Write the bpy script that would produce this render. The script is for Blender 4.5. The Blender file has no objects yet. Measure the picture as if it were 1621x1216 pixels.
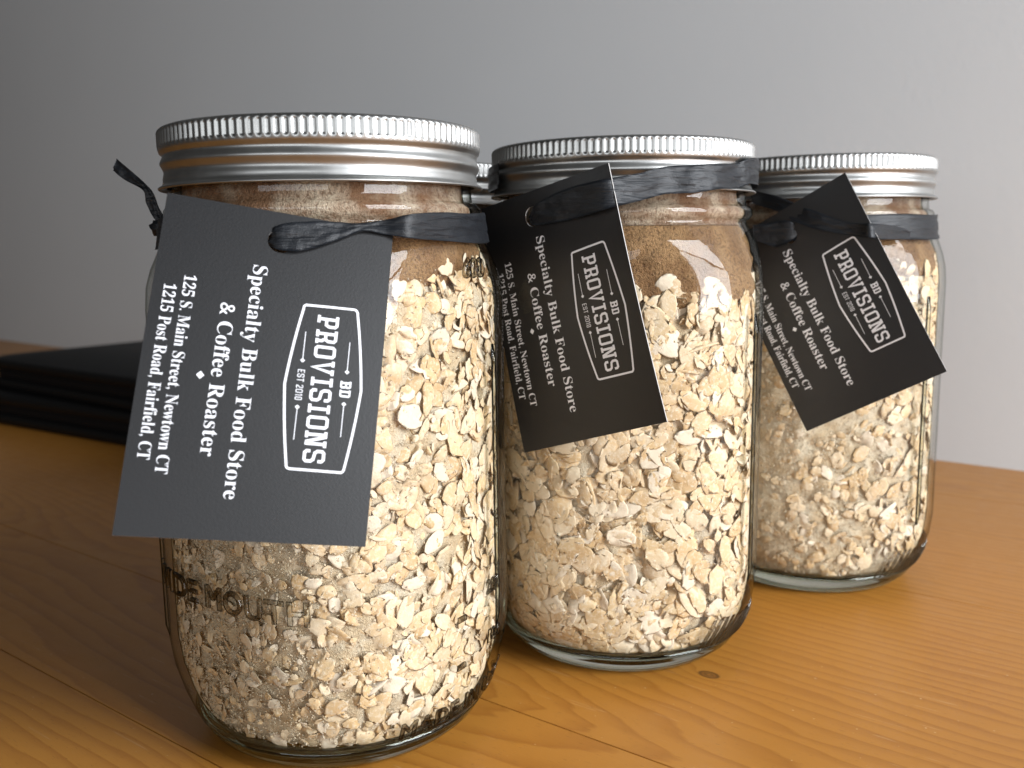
import bpy, bmesh, math, random
import numpy as np
from mathutils import Vector, Matrix, noise
from mathutils.geometry import delaunay_2d_cdt
random.seed(7); rng = np.random.default_rng(7)
PI = math.pi
S = 0.01                      # everything below is written in centimetres
sc = bpy.context.scene
COL = sc.collection

# ------------------------------------------------------------------ camera
F, PITCH, ROLL, CH = 1451.7, 0.15045, -0.0140, 13.9285
cp, sp, cr, sr = math.cos(PITCH), math.sin(PITCH), math.cos(ROLL), math.sin(ROLL)
cam_d = bpy.data.cameras.new('camera'); cam = bpy.data.objects.new('camera', cam_d); COL.objects.link(cam)
up = Vector((0, sp, cp)); fw = Vector((0, cp, -sp)); rt = Vector((1, 0, 0))
cx, cy = rt * cr + up * sr, -rt * sr + up * cr
M = Matrix((cx, cy, -fw)).transposed().to_4x4(); M.translation = Vector((0, 0, CH)) * S
cam.matrix_world = M
cam_d.sensor_width = 36; cam_d.lens = F / 1621 * 36; cam_d.clip_start = 0.005; cam_d.clip_end = 50
cam_d.dof.use_dof = True; cam_d.dof.focus_distance = 0.25; cam_d.dof.aperture_fstop = 18.0
sc.camera = cam

# ------------------------------------------------------------------ light
sc.view_settings.view_transform = 'Standard'; sc.view_settings.look = 'None'
sc.view_settings.exposure = 0.0; sc.view_settings.gamma = 1
w = bpy.data.worlds.new('World'); sc.world = w; w.use_nodes = True
wb = w.node_tree.nodes['Background']
wb.inputs[0].default_value = (0.25, 0.235, 0.22, 1); wb.inputs[1].default_value = 0.15

def area(name, loc, target, sx, sy, power, color):
    l = bpy.data.lights.new(name, 'AREA'); l.shape = 'RECTANGLE'; l.size = sx * S; l.size_y = sy * S
    l.energy = power; l.color = color
    o = bpy.data.objects.new(name, l); COL.objects.link(o)
    d = (Vector(target) - Vector(loc)).normalized()
    o.rotation_euler = d.to_track_quat('-Z', 'Y').to_euler(); o.location = Vector(loc) * S
    return o
# a tall window with a cross bar: two panes of light
area('window_light', (106, -46, 29), (2, 32, 8), 76, 49, 20.5, (0.92, 0.955, 1.0))
area('window_light', (107.5, -47, 83), (2, 32, 8), 76, 47, 23.0, (0.92, 0.955, 1.0))
area('fill_panel_light', (-45, -145, 34), (0, 50, 18), 170, 56, 10.5, (0.92, 0.96, 1.0))  # added fill panel behind the camera, brightens the wall and jar fronts

cy_ = sc.cycles
cy_.max_bounces = 14; cy_.diffuse_bounces = 4; cy_.glossy_bounces = 5; cy_.transmission_bounces = 10
cy_.transparent_max_bounces = 24; cy_.sample_clamp_indirect = 4.0
cy_.caustics_reflective = True; cy_.caustics_refractive = True
try:
    cy_.use_denoising = True
except Exception:
    pass

# ------------------------------------------------------------------ helpers
def at(px, py, D):
    """point seen at photo pixel (px, py) at camera depth D (cm)"""
    a, b = px - 810.5, py - 608.0
    u = (a * cr + b * sr) / F; v = (-a * sr + b * cr) / F
    return Vector((u * D, cp * D + sp * (-v) * D, CH - sp * D + cp * (-v) * D))

def tag(o, label=None, cat=None, group=None, kind=None):
    if label: o['label'] = label
    if cat: o['category'] = cat
    if group: o['group'] = group
    if kind: o['kind'] = kind
    return o

def empty(name, loc, label, cat, group=None):
    o = bpy.data.objects.new(name, None); COL.objects.link(o); o.location = Vector(loc) * S
    o.empty_display_size = 0.01
    return tag(o, label, cat, group)

def mesh_obj(name, verts, faces, mat, parent=None, smooth=False, world=True, mats=None, fmat=None):
    """verts in cm, world coordinates (or local to the parent when world=False)"""
    me = bpy.data.meshes.new(name)
    off = Vector(parent.location) / S if (parent is not None and world) else Vector((0, 0, 0))
    me.from_pydata([((v[0] - off.x) * S, (v[1] - off.y) * S, (v[2] - off.z) * S) for v in verts], [], faces)
    for m in (mats or [mat]): me.materials.append(m)
    if fmat: me.polygons.foreach_set('material_index', fmat)
    if smooth: me.polygons.foreach_set('use_smooth', [True] * len(me.polygons))
    me.update()
    o = bpy.data.objects.new(name, me); COL.objects.link(o)
    if parent is not None: o.parent = parent
    return o

def copy_obj(o, parent=None):
    c = o.copy(); COL.objects.link(c)
    if parent is not None: c.parent = parent
    return c

class NT:
    """small node-tree builder"""
    def __init__(s, name):
        s.m = bpy.data.materials.new(name); s.m.use_nodes = True; s.t = s.m.node_tree
        s.t.nodes.clear(); s.out = s.t.nodes.new('ShaderNodeOutputMaterial')
    def n(s, typ, **kw):
        nd = s.t.nodes.new(typ)
        for k, v in kw.items():
            if k.startswith('_'): setattr(nd, k[1:], v)
        return nd
    def l(s, a, b): s.t.links.new(a, b)
    def put(s, sock, v):
        if isinstance(v, bpy.types.NodeSocket): s.l(v, sock)
        elif v is not None: sock.default_value = v
    def math(s, op, a, b=None, c=None, clamp=False):
        nd = s.n('ShaderNodeMath', _operation=op, _use_clamp=clamp)
        for i, v in enumerate((a, b, c)): s.put(nd.inputs[i], v) if v is not None else None
        return nd.outputs[0]
    def coord(s, scale=100.0, which='Object'):
        c = s.n('ShaderNodeTexCoord'); m = s.n('ShaderNodeVectorMath', _operation='MULTIPLY')
        s.l(c.outputs[which], m.inputs[0])
        m.inputs[1].default_value = (scale,) * 3 if not isinstance(scale, tuple) else scale
        return m.outputs[0]
    def noise(s, vec, scale, detail=3, rough=.55, dist=0.0):
        nd = s.n('ShaderNodeTexNoise'); s.l(vec, nd.inputs['Vector'])
        nd.inputs['Scale'].default_value = scale; nd.inputs['Detail'].default_value = detail
        nd.inputs['Roughness'].default_value = rough; nd.inputs['Distortion'].default_value = dist
        return nd.outputs['Fac']
    def ramp(s, fac, stops):
        nd = s.n('ShaderNodeValToRGB'); e = nd.color_ramp.elements
        while len(e) < len(stops): e.new(0.5)
        for i, (p, c) in enumerate(stops):
            e[i].position = p; e[i].color = (*c, 1) if len(c) == 3 else c
        s.put(nd.inputs[0], fac); return nd.outputs[0]
    def mix(s, fac, a, b, blend='MIX'):
        nd = s.n('ShaderNodeMix', _data_type='RGBA', _blend_type=blend)
        s.put(nd.inputs[0], fac); s.put(nd.inputs[6], a if not isinstance(a, tuple) else (*a, 1)[:4])
        s.put(nd.inputs[7], b if not isinstance(b, tuple) else (*b, 1)[:4]); return nd.outputs[2]
    def bump(s, h, strength, dist, normal=None):
        nd = s.n('ShaderNodeBump'); s.l(h, nd.inputs['Height'])
        nd.inputs['Strength'].default_value = strength; nd.inputs['Distance'].default_value = dist * S
        if normal is not None: s.l(normal, nd.inputs['Normal'])
        return nd.outputs[0]
    def principled(s, color, rough=.5, metal=0, normal=None, **kw):
        p = s.n('ShaderNodeBsdfPrincipled')
        s.put(p.inputs['Base Color'], (*color, 1) if isinstance(color, tuple) else color)
        s.put(p.inputs['Roughness'], rough); p.inputs['Metallic'].default_value = metal
        if normal is not None: s.l(normal, p.inputs['Normal'])
        for k, v in kw.items(): s.put(p.inputs[k.replace('_', ' ')], v)
        s.l(p.outputs[0], s.out.inputs[0]); return p

# ------------------------------------------------------------------ materials
def mat_wood(name, yc, zc, slope, freq, x0=0.0, knot=None, seed=0.0):
    t = NT(name); P = t.coord()
    sep = t.n('ShaderNodeSeparateXYZ'); t.l(P, sep.inputs[0]); x, y = sep.outputs[0], sep.outputs[1]
    mp = t.n('ShaderNodeMapping'); t.l(P, mp.inputs[0]); mp.inputs['Scale'].default_value = (.11, .6, 1)
    mp.inputs['Location'].default_value = (seed, seed * 2.3, seed)
    warp = t.math('MULTIPLY', t.math('SUBTRACT', t.noise(mp.outputs[0], 1.0, 3, .5), .5), 1.35)
    dy = t.math('SUBTRACT', y, yc)
    dz = t.math('ADD', t.math('MULTIPLY', t.math('SINE', t.math('MULTIPLY', t.math('SUBTRACT', x, x0), 1 / 12.0)), slope), zc)
    d = t.math('SQRT', t.math('ADD', t.math('MULTIPLY', dy, dy), t.math('MULTIPLY', dz, dz)))
    d = t.math('ADD', d, warp)
    if knot:
        kx, ky, kr = knot
        a = t.math('MULTIPLY', t.math('SUBTRACT', x, kx), .62); b = t.math('SUBTRACT', y, ky)
        kd = t.math('SQRT', t.math('ADD', t.math('MULTIPLY', a, a), t.math('MULTIPLY', b, b)))
        infl = t.math('POWER', 2.718, t.math('MULTIPLY', kd, -1.6 / (kr * 1.6)))
        d = t.math('ADD', d, t.math('MULTIPLY', infl, 1.1))
    ph = t.math('FRACT', t.math('MULTIPLY', d, freq))
    ring = t.ramp(ph, [(0, (.12,) * 3), (.45, (.22,) * 3), (.80, (.75,) * 3), (.90, (1,) * 3), (.97, (.5,) * 3), (1, (.12,) * 3)])
    fine = t.n('ShaderNodeMapping'); t.l(P, fine.inputs[0]); fine.inputs['Scale'].default_value = (.8, 26, 1)
    fib = t.noise(fine.outputs[0], 1.0, 4, .65)
    big = t.noise(P, .10, 3, .5)
    col = t.mix(t.math('MULTIPLY', ring, .66), (.45, .20, .034), (.25, .082, .011))
    col = t.mix(t.math('MULTIPLY', fib, .35), col, (.50, .22, .034))
    col = t.mix(t.math('MULTIPLY', big, .30), col, (.33, .12, .014))
    sp_ = t.noise(P, 4.0, 1, .3)
    spk = t.ramp(sp_, [(0, (0, 0, 0)), (.80, (0, 0, 0)), (.84, (1, 1, 1))])
    col = t.mix(t.math('MULTIPLY', spk, .5), col, (.24, .10, .025))
    if knot:
        kk = t.ramp(t.math('DIVIDE', kd, kr), [(0, (.25,) * 3), (.35, (.9,) * 3), (.5, (.45,) * 3), (.75, (1,) * 3), (.95, (.3,) * 3), (1, (0, 0, 0))])
        col = t.mix(t.math('MULTIPLY', kk, .85), col, (.075, .032, .012))
    sm = t.n('ShaderNodeMapping'); t.l(P, sm.inputs[0]); sm.inputs['Scale'].default_value = (3.2, 30, 1)
    pore = t.ramp(t.noise(sm.outputs[0], 1.0, 2, .5), [(0, (1,) * 3), (.30, (1,) * 3), (.36, (0,) * 3)])
    col = t.mix(t.math('MULTIPLY', pore, .45), col, (.16, .055, .01))
    sc_ = t.n('ShaderNodeMapping'); t.l(P, sc_.inputs[0]); sc_.inputs['Scale'].default_value = (.25, 5, 1); sc_.inputs['Rotation'].default_value = (0, 0, .5)
    scr = t.ramp(t.noise(sc_.outputs[0], 1.3, 1, .4), [(0, (0,) * 3), (.71, (0,) * 3), (.735, (1,) * 3), (.76, (0,) * 3)])
    dst = t.ramp(t.noise(P, 7.5, 1, .2), [(0, (0,) * 3), (.80, (0,) * 3), (.83, (1,) * 3)])
    col = t.mix(t.math('MULTIPLY', t.math('MAXIMUM', t.math('MULTIPLY', scr, .22), t.math('MULTIPLY', dst, .55)), 1.0), col, (.62, .46, .28))
    h = t.math('ADD', t.math('ADD', t.math('MULTIPLY', fib, .6), t.math('MULTIPLY', ring, -.6)), t.math('MULTIPLY', pore, -.6))
    nb = t.bump(h, .35, .012)
    dust = t.noise(P, 1.1, 4, .6)
    rgh = t.math('ADD', t.math('MULTIPLY', dust, .20), .30)
    t.principled(col, rgh, 0, nb, Coat_Weight=.08, Coat_Roughness=.30, Specular_IOR_Level=.38)
    return t.m

def mat_wall():
    t = NT('wall_paint'); P = t.coord()
    n1 = t.noise(P, 2.6, 4, .6); n2 = t.noise(P, 9.0, 2, .5); n3 = t.noise(P, .05, 2, .5)
    col = t.mix(n3, (.685, .71, .725), (.745, .77, .785))
    h = t.math('ADD', n1, t.math('MULTIPLY', n2, .35))
    t.principled(col, .62, 0, t.bump(h, .20, .05))
    return t.m

def mat_plain(name, col, rough=.5, metal=0, bscale=None, bdist=.02, **kw):
    t = NT(name); nb = None; c = col
    if bscale:
        P = t.coord(); n = t.noise(P, bscale, 4, .6); nb = t.bump(n, .5, bdist)
        c = t.mix(n, tuple(x * .8 for x in col), tuple(min(1, x * 1.2) for x in col))
    t.principled(c, rough, metal, nb, **kw)
    return t.m

def mat_metal():
    t = NT('tinned_steel'); P = t.coord()
    mp = t.n('ShaderNodeMapping'); t.l(P, mp.inputs[0]); mp.inputs['Scale'].default_value = (.7, .7, 22)
    br = t.noise(mp.outputs[0], 1.0, 4, .7); sm = t.noise(P, 1.3, 3, .6)
    rgh = t.math('ADD', t.math('MULTIPLY', br, .10), t.math('ADD', t.math('MULTIPLY', sm, .12), .27))
    col = t.mix(sm, (.34, .34, .33), (.42, .42, .41))
    t.principled(col, rgh, 1.0, t.bump(br, .10, .003), Anisotropic=.35)
    return t.m

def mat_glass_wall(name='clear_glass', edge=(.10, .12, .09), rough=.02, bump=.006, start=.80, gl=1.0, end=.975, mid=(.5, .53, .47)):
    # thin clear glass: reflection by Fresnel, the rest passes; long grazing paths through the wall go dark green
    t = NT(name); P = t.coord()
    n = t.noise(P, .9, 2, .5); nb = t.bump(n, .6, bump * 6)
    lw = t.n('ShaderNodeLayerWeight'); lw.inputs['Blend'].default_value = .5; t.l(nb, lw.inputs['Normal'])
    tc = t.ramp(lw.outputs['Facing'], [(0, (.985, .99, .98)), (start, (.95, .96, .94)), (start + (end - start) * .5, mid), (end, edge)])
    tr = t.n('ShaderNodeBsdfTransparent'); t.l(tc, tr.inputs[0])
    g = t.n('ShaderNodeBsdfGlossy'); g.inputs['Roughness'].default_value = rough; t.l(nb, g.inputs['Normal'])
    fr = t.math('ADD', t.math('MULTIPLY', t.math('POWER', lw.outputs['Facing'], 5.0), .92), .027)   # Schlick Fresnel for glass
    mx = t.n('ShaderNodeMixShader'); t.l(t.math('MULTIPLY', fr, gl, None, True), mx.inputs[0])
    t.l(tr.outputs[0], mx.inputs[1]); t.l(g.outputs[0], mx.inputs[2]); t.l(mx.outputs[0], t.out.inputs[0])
    return t.m

def mat_glass_solid():
    t = NT('thick_glass'); g = t.n('ShaderNodeBsdfGlass'); g.inputs['IOR'].default_value = 1.5
    g.inputs['Roughness'].default_value = 0.0; g.inputs['Color'].default_value = (.93, .96, .92, 1)
    t.l(g.outputs[0], t.out.inputs[0]); return t.m

def mat_oats():
    t = NT('oat_flake'); P = t.coord()
    a = t.n('ShaderNodeAttribute'); a.attribute_name = 'col'
    n = t.noise(P, 9.0, 4, .65); n2 = t.noise(P, 30.0, 2, .5)
    dusty = t.ramp(t.math('ADD', n, t.math('MULTIPLY', t.math('SUBTRACT', n2, .5), .35)), [(0, (0, 0, 0)), (.50, (0, 0, 0)), (.66, (1, 1, 1))])
    col = t.mix(t.math('MULTIPLY', dusty, .62), a.outputs['Color'], (.76, .68, .57))
    flour = t.ramp(t.noise(P, .85, 4, .65), [(0, (0, 0, 0)), (.46, (0, 0, 0)), (.64, (1, 1, 1))])
    col = t.mix(t.math('MULTIPLY', flour, .40), col, (.74, .65, .54))
    col = t.mix(t.math('MULTIPLY', n2, .22), col, (.50, .33, .16))
    h = t.math('ADD', t.math('MULTIPLY', n, 1.0), t.math('MULTIPLY', n2, .4))
    t.principled(col, .62, 0, t.bump(h, .6, .03), Subsurface_Weight=.0)
    return t.m

def mat_powder(name, c1, c2, c3, scale=1.0, bd=.05, lo=.42, hi=.60, k3=.7):
    t = NT(name); P = t.coord()
    g = t.noise(P, 16 * scale, 3, .7); b = t.noise(P, 1.3 * scale, 4, .65); f = t.noise(P, 42 * scale, 2, .6)
    col = t.mix(t.ramp(b, [(0, (0, 0, 0)), (lo, (0, 0, 0)), (hi, (1, 1, 1))]), c1, c2)
    col = t.mix(t.math('MULTIPLY', t.ramp(g, [(0, (1,) * 3), (.36, (1,) * 3), (.50, (0,) * 3)]), k3), col, c3)
    h = t.math('ADD', t.math('ADD', g, t.math('MULTIPLY', f, .5)), t.math('MULTIPLY', b, 1.4))
    t.principled(col, .70, 0, t.bump(h, 1.0, bd * 1.6))
    return t.m

def mat_ribbon():
    t = NT('black_paper_ribbon'); P = t.coord()
    mp = t.n('ShaderNodeMapping'); t.l(P, mp.inputs[0]); mp.inputs['Scale'].default_value = (.8, .8, 7.0)
    n = t.noise(mp.outputs[0], 1.0, 3, .5, .4); f = t.noise(P, 20, 3, .6)
    col = t.mix(n, (.003, .0035, .0045), (.013, .0155, .020))
    h = t.math('ADD', n, t.math('MULTIPLY', f, .15))
    t.principled(col, .46, 0, t.bump(h, .8, .08), Specular_IOR_Level=.36)
    return t.m

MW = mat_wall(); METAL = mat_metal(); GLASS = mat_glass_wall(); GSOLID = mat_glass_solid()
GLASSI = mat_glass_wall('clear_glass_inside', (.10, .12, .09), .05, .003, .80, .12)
EMB = mat_glass_wall('embossed_glass', (.010, .012, .010), .02, .002, .12, 1.0, .66, (.50, .47, .43))  # dark tint on stroke sides stands in for refracted dark surroundings
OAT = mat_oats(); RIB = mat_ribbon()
EDGE = mat_glass_wall('panel_edge_glass', (.012, .015, .012), .03, .002, .02, 1.0, .45)  # near-black tint paints in the dark surroundings a panel edge would refract
POWD = mat_powder('oat_powder', (.70, .54, .36), (.78, .67, .52), (.55, .38, .22), 1.0, .06, .42, .60, .45)
SUGAR = mat_powder('brown_sugar', (.235, .118, .045), (.35, .20, .09), (.085, .035, .012), .75, .08, .40, .58)
FLOUR = mat_powder('sugar_and_flour', (.20, .10, .05), (.46, .36, .27), (.11, .045, .018), .7, .05, .46, .66)
CARD = mat_plain('black_card', (.0065, .0066, .0075), .44, 0, 18, .006, Specular_IOR_Level=.5)
CEDGE = mat_plain('card_cut_edge', (.42, .41, .40), .8)
INK = mat_plain('pale_print', (.74, .75, .79), .5)

# ------------------------------------------------------------------ wall and table
def box(cx0, cx1, cy0, cy1, cz0, cz1):
    v = [(x, y, z) for z in (cz0, cz1) for y in (cy0, cy1) for x in (cx0, cx1)]
    f = [(0, 2, 3, 1), (4, 5, 7, 6), (0, 1, 5, 4), (2, 6, 7, 3), (0, 4, 6, 2), (1, 3, 7, 5)]
    return v, f
# wall: runs along the far edge of the table
wa = math.radians(-39.48); wd = Vector((math.cos(wa), math.sin(wa), 0)); wn = Vector((-wd.y, wd.x, 0))
w0 = Vector((30.833, 53.884, 0))
def wallpt(a, b, z): p = w0 + wd * a + wn * b; return (p.x, p.y, z)
v = [wallpt(a, b, z) for z in (-2, 240) for b in (0, 10) for a in (-800, 100)]
wall = mesh_obj('wall', v, box(0, 1, 0, 1, 0, 1)[1], MW); tag(wall, kind='structure')

pa = math.radians(-37.0); pd = Vector((math.cos(pa), math.sin(pa), 0)); pq = Vector((-pd.y, pd.x, 0))
table = empty('table_top', (0, 0, 0), 'honey coloured pine board table top under the jars', 'table')
table['kind'] = 'structure'
seams = [(-30, -14), (-14, -1.5), (-1.5, 13.6), (13.6, 20.7), (20.7, 37.4), (37.4, 53.5), (53.5, 74)]
wp = {3: dict(yc=7.3, zc=0, slope=3.6, freq=1.5, x0=-22, seed=11),
      4: dict(yc=.4, zc=0, slope=3.6, freq=2.1, x0=-22, seed=11, knot=(-11.9, 5.53, .25)),
      5: dict(yc=-3, zc=2.5, slope=1.2, freq=2.0, seed=5),
      6: dict(yc=3, zc=4, slope=1.0, freq=1.7, seed=8),
      2: dict(yc=6.0, zc=.4, slope=2.2, freq=1.9, x0=-26, seed=2),
      1: dict(yc=4, zc=2, slope=1.5, freq=1.7, seed=13), 0: dict(yc=9, zc=3, slope=1.4, freq=1.7, seed=17)}
for i, (q0, q1) in enumerate(seams):
    bm = bmesh.new(); vv, ff = box(-420, 90, .012, q1 - q0 - .012, -2.2, 0)
    bv = [bm.verts.new(Vector(p) * S) for p in vv]
    for f_ in ff: bm.faces.new([bv[k] for k in f_])
    bmesh.ops.bevel(bm, geom=[e for e in bm.edges if all(abs(x.co.z) < 1e-6 for x in e.verts)], offset=.014 * S, segments=2, affect='EDGES')
    me = bpy.data.meshes.new('plank'); bm.to_mesh(me); bm.free()
    me.materials.append(mat_wood('pine_wood', **wp[i]))
    o = bpy.data.objects.new('plank', me); COL.objects.link(o); o.parent = table
    o.location = (pq * q0 + Vector((0, 0, -.003 * (i % 2)))) * S; o.rotation_euler = (0, 0, pa)

# ------------------------------------------------------------------ jar shape
NSS = 2.75
def sstep(a, b, x):
    x = min(1, max(0, (x - a) / (b - a))); return x * x * (3 - 2 * x)
PROF = [(0, 3.48), (.12, 3.78), (.4, 4.10), (.9, 4.42), (1.5, 4.66), (2.2, 4.84), (3.0, 4.93), (12.3, 4.93), (12.9, 4.88),
        (13.4, 4.76), (13.9, 4.56), (14.3, 4.34), (14.55, 4.19), (14.62, 4.18), (14.68, 4.30), (14.80, 4.37), (14.95, 4.36), (15.06, 4.28),
        (15.10, 4.16), (15.3, 4.13), (16.9, 4.10)]
PZ = [p[0] for p in PROF]; PR = [p[1] for p in PROF]
def rad(z, phi, a0):
    r = np.interp(z, PZ, PR)
    wgt = np.clip((z - .5) / 2.0, 0, 1) * np.clip((14.2 - z) / 1.4, 0, 1); wgt = wgt * wgt * (3 - 2 * wgt)
    c, s_ = np.abs(np.cos(phi - a0)), np.abs(np.sin(phi - a0))
    ss = 4.57 / 4.93 / (c ** NSS + s_ ** NSS) ** (1 / NSS)
    return r * ((1 - wgt) + wgt * ss)

def lathe_closed(a0, outer, inner, n=144, cap=False):
    """outer/inner: lists of (z, dr) ; surface follows rad()"""
    vs, fs = [], []
    rows = list(outer) + list(inner)[::-1]
    th = np.arange(n) * 2 * PI / n
    for z, dr in rows:
        r = rad(z, th, a0) + dr
        vs += [(r[k] * math.cos(th[k]), r[k] * math.sin(th[k]), z) for k in range(n)]
    m = len(rows)
    for i in range(m - (0 if not cap else 1)):
        j = (i + 1) % m
        for k in range(n):
            l = (k + 1) % n; fs.append((i * n + k, i * n + l, j * n + l, j * n + k))
    if cap:
        fs.append(tuple(range(n))[::-1]); fs.append(tuple((m - 1) * n + k for k in range(n)))
    return vs, fs

def wrap_text(s, size, a0, phi_c, z0, space=1.0, lift=.07, tilt=0.0, shear=0):
    c = bpy.data.curves.new('t', 'FONT'); c.body = s; c.size = size; c.extrude = 0; c.bevel_depth = .045; c.bevel_resolution = 2; c.space_character = space
    c.resolution_u = 3; c.align_x = 'CENTER'; c.offset = -.015 * size
    o = bpy.data.objects.new('t', c); COL.objects.link(o); bpy.context.view_layer.update()
    me = bpy.data.meshes.new_from_object(o.evaluated_get(bpy.context.evaluated_depsgraph_get()))
    bm = bmesh.new(); bm.from_mesh(me)
    bmesh.ops.triangulate(bm, faces=bm.faces)
    vs = []
    for v_ in bm.verts:
        z = z0 + v_.co.y + tilt * v_.co.x; r0 = float(rad(z, phi_c, a0)); ph = phi_c + v_.co.x / r0
        r = float(rad(z, ph, a0)) + max(-.02, v_.co.z * lift / .045)
        vs.append((r * math.cos(ph), r * math.sin(ph), z))
    fs = [tuple(x.index for x in f_.verts) for f_ in bm.faces]
    bm.free(); bpy.data.objects.remove(o); bpy.data.curves.remove(c); bpy.data.meshes.remove(me)
    return vs, fs

def rib_mesh(a0, phi, z0, z1, w=.10, h=.10):
    vs, fs = [], []; nz, nw = 40, 7
    for i in range(nz):
        z = z0 + (z1 - z0) * i / (nz - 1); e = min(1, i / 2.0, (nz - 1 - i) / 2.0)
        for k in range(nw):
            t_ = -1 + 2 * k / (nw - 1); ph = phi + t_ * w / 5.0
            r = float(rad(z, ph, a0)) - .01 + h * e * math.sqrt(max(0, 1 - t_ * t_))
            vs.append((r * math.cos(ph), r * math.sin(ph), z))
    for i in range(nz - 1):
        for k in range(nw - 1):
            fs.append((i * nw + k, i * nw + k + 1, (i + 1) * nw + k + 1, (i + 1) * nw + k))
        fs.append((i * nw + nw - 1, i * nw, (i + 1) * nw, (i + 1) * nw + nw - 1))
    return vs, fs

# ---- screw band and lid, shared by all jars (local coordinates of a jar)
H = 17.08
def band_mesh():
    n = 127 * 6; th = np.arange(n) * 2 * PI / n
    zs = [(H, 4.24), (H + .005, 4.29), (H - .02, 4.345), (H - .06, 4.385), (H - .10, 4.405), (H - .125, 4.41), (H - .16, 4.41), (H - .25, 4.41), (H - .36, 4.41), (H - .44, 4.41), (H - .465, 4.41),
          (H - .48, 4.405), (H - .53, 4.40), (H - .58, 4.385), (H - .63, 4.37)]
    z = H - .68
    while z > H - 1.40: zs.append((z, 4.315)); z -= .04
    zs += [(H - 1.43, 4.325), (H - 1.47, 4.345), (H - 1.50, 4.39), (H - 1.52, 4.43), (H - 1.545, 4.455), (H - 1.575, 4.45), (H - 1.595, 4.42), (H - 1.59, 4.37), (H - 1.57, 4.30), (H - 1.54, 4.22)]
    vs = []; fr = np.mod(th * 127 / (2 * PI), 1.0)
    groove = np.clip(np.minimum(fr, 1 - fr) / .5, 0, 1)          # 0 in the groove, 1 on the rib
    gr = np.clip((groove - .25) / .35, 0, 1); gr = gr * gr * (3 - 2 * gr)
    for z, r in zs:
        rr = np.full(n, r)
        m = 1.0 if H - .47 < z < H - .12 else (.55 if H - .50 < z < H - .09 else 0)
        rr = rr - .048 * m * (1 - gr)
        if z < H - .64 and z > H - 1.43:
            e = min(1, (H - .60 - z) / .10) * min(1, (z - (H - 1.44)) / .10); hf = np.mod(th + 2.2, 2 * PI) / (2 * PI); e = e * np.clip(np.minimum(hf, 1 - hf) / .04, 0, 1)
            zh = H - .84 - .26 * (np.mod(th + 2.2, 2 * PI) / (2 * PI))
            rr = rr + e * (.055 * np.exp(-((z - zh) / .10) ** 2) - .035 * np.exp(-((z - zh + .24) / .10) ** 2) - .02 * np.exp(-((z - zh - .2) / .07) ** 2))
        for k in range(n): vs.append((rr[k] * math.cos(th[k]), rr[k] * math.sin(th[k]), z))
    m = len(zs); fs = []
    for i in range(m - 1):
        for k in range(n):
            l = (k + 1) % n; fs.append((i * n + k, (i + 1) * n + k, (i + 1) * n + l, i * n + l))
    return vs, fs
def disc_mesh():
    n = 96; prof = [(4.27, H - .01), (4.1, H - .012), (3.95, H - .10), (3.6, H - .10), (3.5, H - .03), (1.2, H - .01), (.01, H - .01)]
    vs, fs = [], []
    for r, z in prof: vs += [(r * math.cos(2 * PI * k / n), r * math.sin(2 * PI * k / n), z) for k in range(n)]
    for i in range(len(prof) - 1):
        for k in range(n):
            l = (k + 1) % n; fs.append((i * n + k, (i + 1) * n + k, (i + 1) * n + l, i * n + l))
    return vs, fs
band0 = mesh_obj('screw_band', *band_mesh(), METAL, None, True)
disc0 = mesh_obj('lid_disc', *disc_mesh(), METAL, None, True)

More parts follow.
